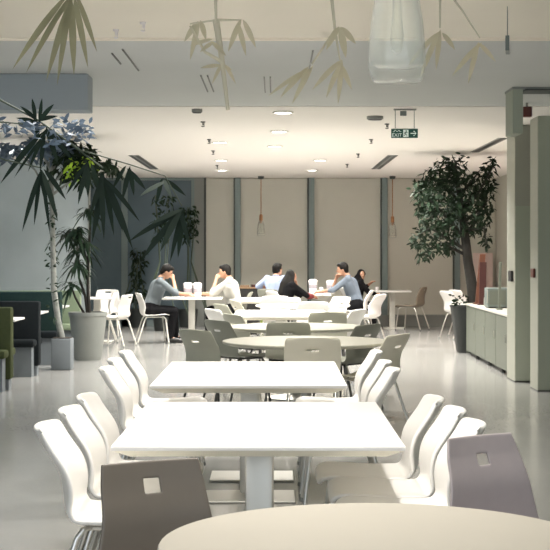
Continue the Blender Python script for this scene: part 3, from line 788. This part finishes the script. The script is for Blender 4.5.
for k, (dx, w, h, m, lb) in enumerate(((-.12,.17,.035,'bookbrown','brown tray lying on the low cabinet'), (.08,.14,.05,'maroon','dark red box lying on the low cabinet near its green end'))):
    t = thing('storage_tray', lb, 'tray', (xz(251, yc)+dx, yc-.05, hc), .1*k)
    MB().box((-w/2,-.1,0),(w/2,.1,h*.7),.004).build('tray', M[m], t)
    MB().box((-w/2-.005,-.105,h*.7),(w/2+.005,.105,h),.004).build('lid', M[m], t)

# ------------------------------------------------------------------ counter at the right
x0 = 2.81
o = thing('service_counter', 'grey-green service counter with pale worktop in front of the columns', 'counter', (x0, 16.9, 0))
L = 20.55-16.9
MB().box((.02,.0,.05),(1.2,L,.72)).build('carcass', M['counter'], o)
MB().box((.06,.03,0),(1.1,L-.03,.05)).build('plinth', M['black'], o)
MB().box((-.012,-.02,.72),(1.22,L+.012,.75),.006).build('worktop', M['stone'], o)
n = 4
for k in range(n):
    a = k*L/n+.012; b = (k+1)*L/n-.012
    d = MB().box((-.002,a,.06),(.02,b,.712),.003).build('door', M['counter'], o)
    MB().tube([(-.014,a+.06,.40),(-.014,a+.06,.50)], .006, 8).build('handle', M['chrome'], d)
ft = MB()
for k in range(3): MB().lathe([(.025,0),(.025,.05)], 12, (.03, .5+k*1.1, 0)).build('foot', M['black'], o)
MB().box((.0,L,.02),(1.2,L+.01,.715)).build('end_panel', M['counter'], o)
o = thing('countertop_oven', 'grey-green countertop appliance on the service counter beside the column', 'appliance', (xz(495, 18.9), 18.9, .75))
MB().box((-.12,-.16,.015),(.28,.16,.27),.012).build('casing', M['appliance'], o)
MB().box((-.10,-.168,.05),(.12,-.158,.24)).build('front_door', M['counter'], o)
MB().tube([(-.13,-.18,.07),(-.13,-.18,.24)], .008, 8).build('handle', M['chrome'], o)
MB().box((-.11,-.15,0),(.27,.15,.015)).build('feet', M['black'], o)
for dx, m in ((-.155,'chrome'),(-.145,'paper')): pass
o = thing('shaker', 'small chrome shaker on the counter left of the appliance', 'shaker', (xz(486, 19.3), 19.3, .75))
MB().lathe([(.03,0),(.032,.10),(.026,.13)], 14).build('jar', M['chrome'], o, 40)
MB().lathe([(.028,.13),(.026,.16),(.012,.17)], 14).build('cap', M['darkmetal'], o, 40)
def board(px0, px1, py0, y, m, lean, label, dy=0):
    w = (px1-px0)*y/F; h = hz(py0, y)-.75
    o = thing('menu_board', label, 'board', (xz((px0+px1)/2, y), y+dy, .75))
    q = MB().box((-w/2,-.015,0),(w/2,.015,h),.004); q.v = [(v[0]+lean*v[2], v[1]+.05*v[2], v[2]) for v in q.v]; q.build('panel', M[m], o)
    MB().box((-w/2-.02,-.05,-.0),(w/2+.02,.06,.02)).build('stand', M[m], o)
board(475, 481, 254, 20.2, 'wood', .10, 'tall tilted red-brown wooden board standing on the counter')
board(479, 486, 262, 19.85, 'maroon', .02, 'dark maroon board standing upright in front of the tilted wooden board')
o = board(498, 500.5, 262, 18.3, 'counter', .03, 'thin grey panel standing behind the appliance by the column')

# ------------------------------------------------------------------ booths at the left
def booth(y, m, label, top=.905, x1=-2.87, w=1.25, d=.16, seatm=None):
    o = thing('booth_bench', label, 'bench', (x1, y, 0), 0, 'booth benches along the left wall')
    MB().box((-w,-d/2,.12),(0,d/2,top),.025).build('backrest', m, o, 40)
    for s in (-1,1):
        MB().box((-w+.02,s*d/2,.36),(-.02,s*(d/2+.24),.45),.03).build('seat_cushion', seatm or m, o, 40)
        MB().box((-w+.05,s*d/2,0),(-.06,s*(d/2+.18),.36)).build('seat_base', M['plinth'], o)
    MB().box((-w+.03,-d/2+.02,0),(-.03,d/2-.02,.12)).build('plinth', M['plinth'], o)
    return o
booth(15.3, M['olive'], 'olive green booth bench at the left edge, nearest of the row')
booth(17.1, M['blackup'], 'dark charcoal booth bench, second of the row on the left')
booth(18.85, M['teal'], 'teal booth bench, third of the row on the left', .97, seatm=M['blackup'])
booth(20.7, M['sageup'], 'light sage green booth bench, farthest of the row next to the concrete pot', .93)
def booth_table(y, label):
    o = thing('booth_table', label, 'table', (-3.35, y, 0), 0, 'small white tables between the booth benches')
    MB().box((-.55,-.3,.715),(.40,.3,.74),.006).build('tabletop', M['tabletop'], o, 30)
    MB().tube([(0,0,.02),(0,0,.715)], .035, 14).build('pedestal', M['pedestal'], o, True)
    MB().lathe([(.22,0),(.22,.012),(.05,.025)], 24).build('base_plate', M['pedestal'], o, 40)
booth_table(16.2, 'small white table between the olive and charcoal booth benches')
booth_table(17.95, 'small white table between the charcoal and teal booth benches')
booth_table(19.8, 'small white table between the teal and sage booth benches')

# ------------------------------------------------------------------ plants
def rnd(a, b): return random.uniform(a, b)
# ficus at the right
yt = 20.9; px2 = lambda px, py, y=yt, dy=0: Vector((xz(px, y+dy)-TX, dy, hz(py, y+dy)))
TX = xz(468, yt)
o = thing('potted_ficus', 'tall dark leafy ficus tree in a black tapered planter by the counter', 'potted tree', (TX, yt, 0))
pt = .70
MB().lathe([(.15,0),(.165,.02),(.255,pt),(.262,pt),(.262,pt-.02),(.235,pt-.02),(.235,pt-.05)], 28, sq=5).build('planter', M['blackpot'], o, 40)
MB().lathe([(.236,pt-.07),(.236,pt-.045),(.02,pt-.03)], 24, sq=5).build('soil', M['soil'], o)
tr = MB().tube([(0.10,0,pt-.06), px2(472,285), px2(468,262), px2(465,235), px2(461,205), px2(457,180), px2(452,160)], [.10,.08,.072,.066,.05,.03,.012], 12)
br = [((466,250),(430,228),(417,236)), ((466,240),(440,210),(420,190)), ((464,222),(485,205),(491,170)), ((464,230),(484,228),(487,245)), ((462,205),(440,180),(425,178)),
      ((460,195),(474,178),(480,170)), ((457,182),(455,162),(452,155)), ((466,255),(445,245),(428,248)), ((463,215),(480,190),(494,165)), ((465,238),(478,215),(488,200))]
ends = []
for i, b in enumerate(br):
    dy = rnd(-.45,.45)
    pts = [px2(*b[0]), px2(*b[1], dy=dy*.6), px2(*b[2], dy=dy)]
    tr.tube(pts, [.028,.016,.006], 7); ends.append(pts)
tr.build('trunk', M['bark'], o, True)
fo = MB()
blobs = [(452,164,17,13),(445,176,22,13),(428,190,17,13),(452,195,32,20),(478,184,14,13),(487,170,7,7),(491,188,4,9),(438,212,22,15),(466,208,18,16),(425,205,9,12),(432,228,16,12),(452,228,18,12),(484,218,7,12),(418,242,8,9),(437,246,12,7),(487,240,5,8),(419,188,6,7),(448,247,8,6),(492,163,4,6),(474,226,8,8),(423,253,6,6),(485,203,7,12)]
for (bx, by, rx, ry) in blobs:
    for k in range(int(rx*ry*.62)+14):
        a = rnd(0, 6.283); q = math.sqrt(rnd(0,1)); dy = rnd(-.5,.5)*min(1, rx/14)
        p = px2(bx+rx*q*math.cos(a), by+ry*q*math.sin(a), dy=dy)
        if p.z > CEIL-.05: continue
        fo.leaf(p, (rnd(-1,1), rnd(-1,1), rnd(-.8,.5)), rnd(.08,.125), rnd(.032,.048), rnd(.1,.4))
fo.build('foliage', M['leafdark'], o)
lp = MB()
for k in range(46):
    a = rnd(0,6.28); r = rnd(.03,.2)
    lp.leaf((r*math.cos(a)-.10, r*math.sin(a)-.06, pt+rnd(.0,.15)), (math.cos(a), math.sin(a), rnd(.1,1)), rnd(.06,.1), .045, .3)
lp.build('low_foliage', M['leafdark'], o)

# dracaena in the concrete pot
yd = 19.5; XD = xz(88, yd)
o = thing('potted_dracaena', 'dracaena with long dark leaves in a grey concrete pot at the left', 'potted plant', (XD, yd, 0))
pd = hz(312, yd)
MB().lathe([(.18,0),(.19,.02),(.262,pd-.05),(.272,pd-.05),(.272,pd),(.245,pd),(.24,pd-.06)], 28).build('pot', M['greypot'], o, 40)
MB().lathe([(.242,pd-.08),(.242,pd-.055),(.02,pd-.045)], 24).build('soil', M['soil'], o)
pp = lambda px, py, dy=0: Vector((xz(px, yd+dy)-XD, dy, hz(py, yd+dy)))
st = MB().tube([(0,0,pd-.07), pp(85,295), pp(79,278), pp(78,268)], [.022,.018,.016,.014], 8)
st.tube([(.02,0,pd-.07), pp(88,290), pp(88,265), pp(80,238), pp(76,230)], [.026,.024,.022,.018,.014], 8)
st.tube([pp(88,265), pp(90,230), pp(90,205)], [.02,.016,.012], 8)
st.tube([(-.03,0.03,pd-.07), pp(75,297), pp(72,288)], [.018,.015,.012], 8)
st.build('canes', M['bark'], o, True)
lf = MB()
for (px, py, n, L) in ((76,232,46,.36),(66,236,22,.30),(78,266,34,.32),(72,286,26,.30),(84,245,28,.32),(89,212,30,.30),(80,252,20,.3)):
    c = pp(px, py)
    for k in range(n):
        a = rnd(0,6.28); e = rnd(-.3,1.0)
        lf.leaf(c + Vector((0,0,rnd(-.03,.03))), (math.cos(a), math.sin(a), e), L*rnd(.7,1.15), .045, rnd(.5,1.0), (0,0,1), 5)
lf.build('foliage', M['leafdrac'], o)

# pale barked tree beside the booths
ytr = 17.95; XT = -2.73
o = thing('potted_tree', 'tree with pale mottled trunk and broad leaves beside the booth benches', 'potted tree', (XT, ytr, 0))
MB().box((-.12,-.14,0),(.13,.14,.40),.012).build('planter', M['plinth'], o, 40)
MB().box((-.105,-.12,.40),(.115,.12,.41)).build('soil', M['soil'], o)
pq = lambda px, py, dy=0: Vector((xz(px, ytr+dy)-XT, dy, hz(py, ytr+dy)))
tr = MB().tube([(0,0,.40), pq(58,320), pq(54,290), pq(53,250), pq(52,210), pq(51,175), pq(50,152)], [.042,.040,.037,.035,.034,.03,.018], 12)
for b in (((52,200),(35,170),(18,150)), ((51,185),(70,165),(85,150)), ((52,195),(75,178),(100,168)), ((51,170),(40,150),(30,142)), ((51,172),(62,152),(70,143))):
    tr.tube([pq(*b[0]), pq(*b[1], dy=rnd(-.2,.2)), pq(*b[2], dy=rnd(-.3,.3))], [.02,.012,.005], 7)
tr.build('trunk', M['palebark'], o, True)
def cluster(mb, fn, lst, L, W, dens, zmax=CEIL-.04):
    for (bx, by, rx, ry) in lst:
        for k in range(int(rx*ry*dens)+8):
            a = rnd(0,6.283); q = math.sqrt(rnd(0,1)); p = fn(bx+rx*q*math.cos(a), by+ry*q*math.sin(a), dy=rnd(-.4,.4))
            if p.z > zmax: continue
            mb.leaf(p, (rnd(-1,1), rnd(-.6,.6), rnd(-1,.5)), L*rnd(.7,1.2), W*rnd(.8,1.2), rnd(.1,.4))
f1 = MB(); cluster(f1, pq, [(75,152,18,12),(85,158,14,10),(62,146,16,8),(100,166,12,6),(112,168,8,5),(57,165,10,12),(80,175,14,8)], .16, .055, .32); f1.build('foliage', M['leafdark'], o)
f2 = MB(); cluster(f2, pq, [(20,150,26,9),(48,146,18,8),(70,146,14,7)], .17, .06, .30); f2.build('foliage', M['leafblue'], o)
f3 = MB(); cluster(f3, pq, [(80,168,12,9),(72,174,8,6),(90,163,6,5)], .10, .045, .55); f3.build('lit_foliage', M['leaflit'], o)  # bright patch of lit leaves, light painted as their colour
f4 = MB(); cluster(f4, pq, [(53,300,6,20),(52,260,5,24),(52,220,4,20)], .07, .03, .18); f4.build('creeper', M['leafdrac'], o)

# climbing plants against the dark windows
def vine(label, px, py0, py1, spread, n, y=27.7, m='leafdrac'):
    o = thing('climbing_plant', label, 'plant', (xz(px, y), y, 0), 0)
    X = xz(px, y)
    MB().lathe([(.16,0),(.2,.35),(.19,.36),(.17,.34)], 20).build('pot', M['blackpot'], o, 40)
    s = MB(); lf = MB()
    for k in range(5):
        a = rnd(-1,1)*spread; s.tube([(a*.05,0,.3), (a*.4*y/F, 0, 1.3), (a*y/F, rnd(-.1,.1), hz(py0, y))], [.014,.01,.005], 6)
    for k in range(n):
        p = Vector((rnd(-1,1)*spread*y/F, rnd(-.2,.2), hz(rnd(py0, py1), y)))
        lf.leaf(p, (rnd(-1,1), rnd(-1,.3), rnd(-1,.3)), rnd(.08,.14), .05, .3)
    s.build('stems', M['stem'], o, True); lf.build('foliage', M[m], o)
vine('slender plant with small leaves against the dark window beside the grey post', 188, 207, 240, 9, 150)
vine('loose plant with pale green leaves in front of the dark window', 163, 195, 240, 10, 110, y=26.5)
vine('slim dark shrub standing behind the bent man', 138, 250, 300, 7, 160, m='leafdark')

# leaf reflections in the front glass, built as solid bamboo leaves
def bamboo(label, base, leafm, stemm, fans, stems, y, w=.030, rs=.004, pot=True, top=None):
    X = base[0]
    o = thing('bamboo_reflection', label, 'plant', (X, y, base[1]), 0)
    q = lambda px, py, dy=0: Vector((xz(px, y+dy)-X, dy, hz(py, y+dy)-base[1]))
    s = MB(); lf = MB()
    for st, r in stems:
        s.tube([q(*p) if len(p) == 2 else Vector(p) for p in st], [r*(1-.5*i/(len(st)-1)) for i in range(len(st))], 8)
    for (ax, ay, tips) in fans:
        for (tx, ty, ww) in tips:
            dy = rnd(-.10,.10); a = q(ax+rnd(-3,3), ay+rnd(-2,4)); b = q(tx, ty, dy)
            d = b - a; L = d.length
            # slight droop keeps the tip at its place
            dr = .12; dd = d + Vector((0,0,dr*L))
            lf.leaf(a, dd, dd.length, ww*(.72 if y < 6 else .95), dr*L/dd.length, (rnd(-.25,.25), -1, .15), 7)
    s.build('canes', stemm, o, True); lf.build('foliage', leafm, o)
    return o
B1 = bamboo('dark reflected bamboo leaves, built as a drooping plant at the left side', (-1.45, 0), M['leafnear'], M['stem'],
    [(103,172,[(92,243,.032),(104,240,.030),(114,236,.03),(133,250,.036),(90,215,.03),(97,228,.03),(123,232,.03),(140,222,.026)]),
     (182,208,[(128,242,.030),(140,262,.034),(150,225,.026),(160,252,.034),(178,258,.03),(170,262,.028),(190,248,.026)]),
     (47,128,[(0,184,.030),(14,178,.018),(28,172,.022),(40,172,.024),(58,165,.03),(72,160,.03)]),
     (42,170,[(22,232,.026),(34,226,.022),(46,205,.03),(58,222,.03),(50,235,.022),(66,200,.028)]),
     (38,122,[(16,118,.024),(20,106,.022),(32,98,.022),(42,98,.022),(54,104,.024),(58,116,.024),(38,140,.028),(24,128,.024)]),
     (88,160,[(78,205,.026),(88,198,.03),(66,195,.024),(100,196,.026)]),
     (128,165,[(112,190,.026),(122,202,.026),(134,196,.026),(146,190,.026)]),
     (165,178,[(140,196,.024),(156,205,.026),(172,200,.024),(186,196,.024)])],
    [([(0.0,0,.3),(.05,0,1.0),(-60,90),(0,100),(38,120),(103,168)], .0055), ([(.05,0,.3),(.08,0,1.0),(-50,110),(0,122),(47,126)], .0045), ([(.1,0,.3),(.12,0,.9),(-45,140),(5,160),(42,168)], .0045),
     ([(38,120),(80,150),(128,164),(165,176),(182,206)], .003)], 5.2)
MB().lathe([(.20,0),(.25,.38),(.27,.38),(.27,.41),(.23,.41),(.22,.34)], 28).build('pot', M['greypot'], B1, 40)
MB().lathe([(.23,.30),(.23,.35),(.02,.36)], 20).build('soil', M['soil'], B1)
bl = MB()
qb = lambda px, py, dy=0: Vector((xz(px, 5.2+dy)+1.45, dy, hz(py, 5.2+dy)))
for (bx, by, rx, ry, nn) in ((12,128,14,7,34),(40,132,14,7,30),(66,128,14,7,34),(84,128,8,5,16),(70,112,3,3,0),(62,140,14,6,22),(85,138,6,4,10)):
    for k in range(nn):
        bl.leaf(qb(bx+rx*rnd(-1,1), by+ry*rnd(-1,1), rnd(-.08,.08)), (rnd(-1,1), rnd(-.5,.5), rnd(-.3,.8)), rnd(.03,.05), .014, .2)
bl.build('backlit_foliage', M['leafblue'], B1)  # backlit leaves, the light put into their blue-grey colour
yh = 7.2
def up(px): return (xz(px, yh), CEIL-.02)
def hanging(label, px, leafm, fans, stems, w=.03):  # reflected fronds built as solid leaves under an added pot
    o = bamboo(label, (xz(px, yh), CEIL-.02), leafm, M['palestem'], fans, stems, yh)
    MB().lathe([(.10,-.09),(.13,-.02),(.135,.0),(.11,.0)], 20).build('added_pot', M['whitemetal'], o, 40)
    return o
hanging('olive bamboo reflection built as fronds fanning down at the upper left', 72, M['leafolive'],
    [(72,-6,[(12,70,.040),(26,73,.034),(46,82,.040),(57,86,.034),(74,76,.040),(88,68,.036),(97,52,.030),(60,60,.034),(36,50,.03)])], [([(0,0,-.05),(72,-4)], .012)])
hanging('pale bamboo reflection built as a spray with forked stem left of centre', 215, M['leafpale'],
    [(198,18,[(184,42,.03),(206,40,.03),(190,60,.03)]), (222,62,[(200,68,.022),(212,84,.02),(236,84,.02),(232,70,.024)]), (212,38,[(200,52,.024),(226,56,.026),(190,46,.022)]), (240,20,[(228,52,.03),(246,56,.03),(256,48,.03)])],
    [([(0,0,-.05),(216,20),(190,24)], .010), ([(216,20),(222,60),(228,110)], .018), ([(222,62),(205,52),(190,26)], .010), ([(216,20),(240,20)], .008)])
hanging('pale bamboo reflection built as a spray with slanting leaves right of centre', 330, M['leafpale'],
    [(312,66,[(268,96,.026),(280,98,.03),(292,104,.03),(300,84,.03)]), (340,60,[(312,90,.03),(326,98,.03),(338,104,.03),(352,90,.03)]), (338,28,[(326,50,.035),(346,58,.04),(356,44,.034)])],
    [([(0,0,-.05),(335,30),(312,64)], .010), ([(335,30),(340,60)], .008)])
hanging('pale bamboo reflection built as leaves beside the large glass pendant', 440, M['leafpale'],
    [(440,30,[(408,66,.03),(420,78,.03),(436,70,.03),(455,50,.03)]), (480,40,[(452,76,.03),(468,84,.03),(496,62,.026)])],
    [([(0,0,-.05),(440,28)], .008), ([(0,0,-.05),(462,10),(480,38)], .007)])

# ------------------------------------------------------------------ lights
def spot(x, y, p, size=110, blend=.6, c=(1,.96,.895), r=.09):  # serves the modelled downlights and the added fill spots
    l = bpy.data.lights.new('downlight_or_fill', 'SPOT'); l.energy = p; l.spot_size = R(size); l.spot_blend = blend; l.color = c; l.shadow_soft_size = r
    ob = bpy.data.objects.new('downlight_or_fill', l); ob.location = (x, y, CEIL-.03); col.objects.link(ob)
for x, y in spots: spot(x, y, 380, 118 if y > 24 else 140)
for x, y, p in ((.0,3.3,75),(-.55,5.5,170),(.5,5.5,170),(-.6,8.9,160),(.45,8.9,160)): spot(x, y, p, 122, .8)
for x, y in ((.2,11.9),): spot(x, y, 160, 110)
for x, y in ((2.4,23.6),(2.3,21.6),(2.3,19.6),(-1.9,22.2),(1.6,20.6),(-2.2,24.6),(2.0,17.6),(-1.6,16.5)): spot(x, y, 260, 130)  # spots without fittings, added to brighten the far hall
spot(.3, 10.3, 130, 100); spot(-1.9, 7.0, 90, 110)  # fill spots added for the greige chair and left floor, no fittings
spot(3.9, 24.0, 60, 110, c=(1,.75,.68))
for x, y in ((-4.4,9.5),(-4.4,14.0),(-4.4,18.5)): spot(x, y, 130, 140, c=(.80,.92,1))  # cool fill spots added to lift the left side, no fittings
l = bpy.data.lights.new('strip_beam', 'AREA'); l.shape = 'RECTANGLE'; l.size = 2; l.size_y = .05; l.energy = 6; l.color = (.8,.92,1)
ob = bpy.data.objects.new('strip_beam', l); ob.location = (-4.0, 19.4, 2.85); ob.rotation_euler = (R(40),0,0); col.objects.link(ob)

w = bpy.data.worlds.new('world'); scn.world = w; w.use_nodes = True
nt = w.node_tree; bg = nt.nodes['Background']
bg.inputs['Color'].default_value = (.66,.73,.80,1); bg.inputs['Strength'].default_value = 1.7

# ------------------------------------------------------------------ camera
cam = bpy.data.cameras.new('camera'); co = bpy.data.objects.new('camera', cam); col.objects.link(co)
co.location = (0,0,CAMH); co.rotation_euler = (R(90),0,0)
cam.sensor_width = 36; cam.lens = F/550*36; cam.shift_y = (HOR-275)/550
cam.clip_start = .05; cam.clip_end = 200
cam.dof.use_dof = True; cam.dof.focus_distance = 7.5; cam.dof.aperture_fstop = 22
scn.camera = co
scn.view_settings.view_transform = 'Standard'; scn.view_settings.look = 'None'
scn.view_settings.exposure = .38; scn.view_settings.gamma = 1; scn.view_settings.use_curve_mapping = False
scn.cycles.use_denoising = True
scn.cycles.max_bounces = 10; scn.cycles.diffuse_bounces = 6; scn.cycles.transmission_bounces = 8
scn.cycles.sample_clamp_indirect = 4
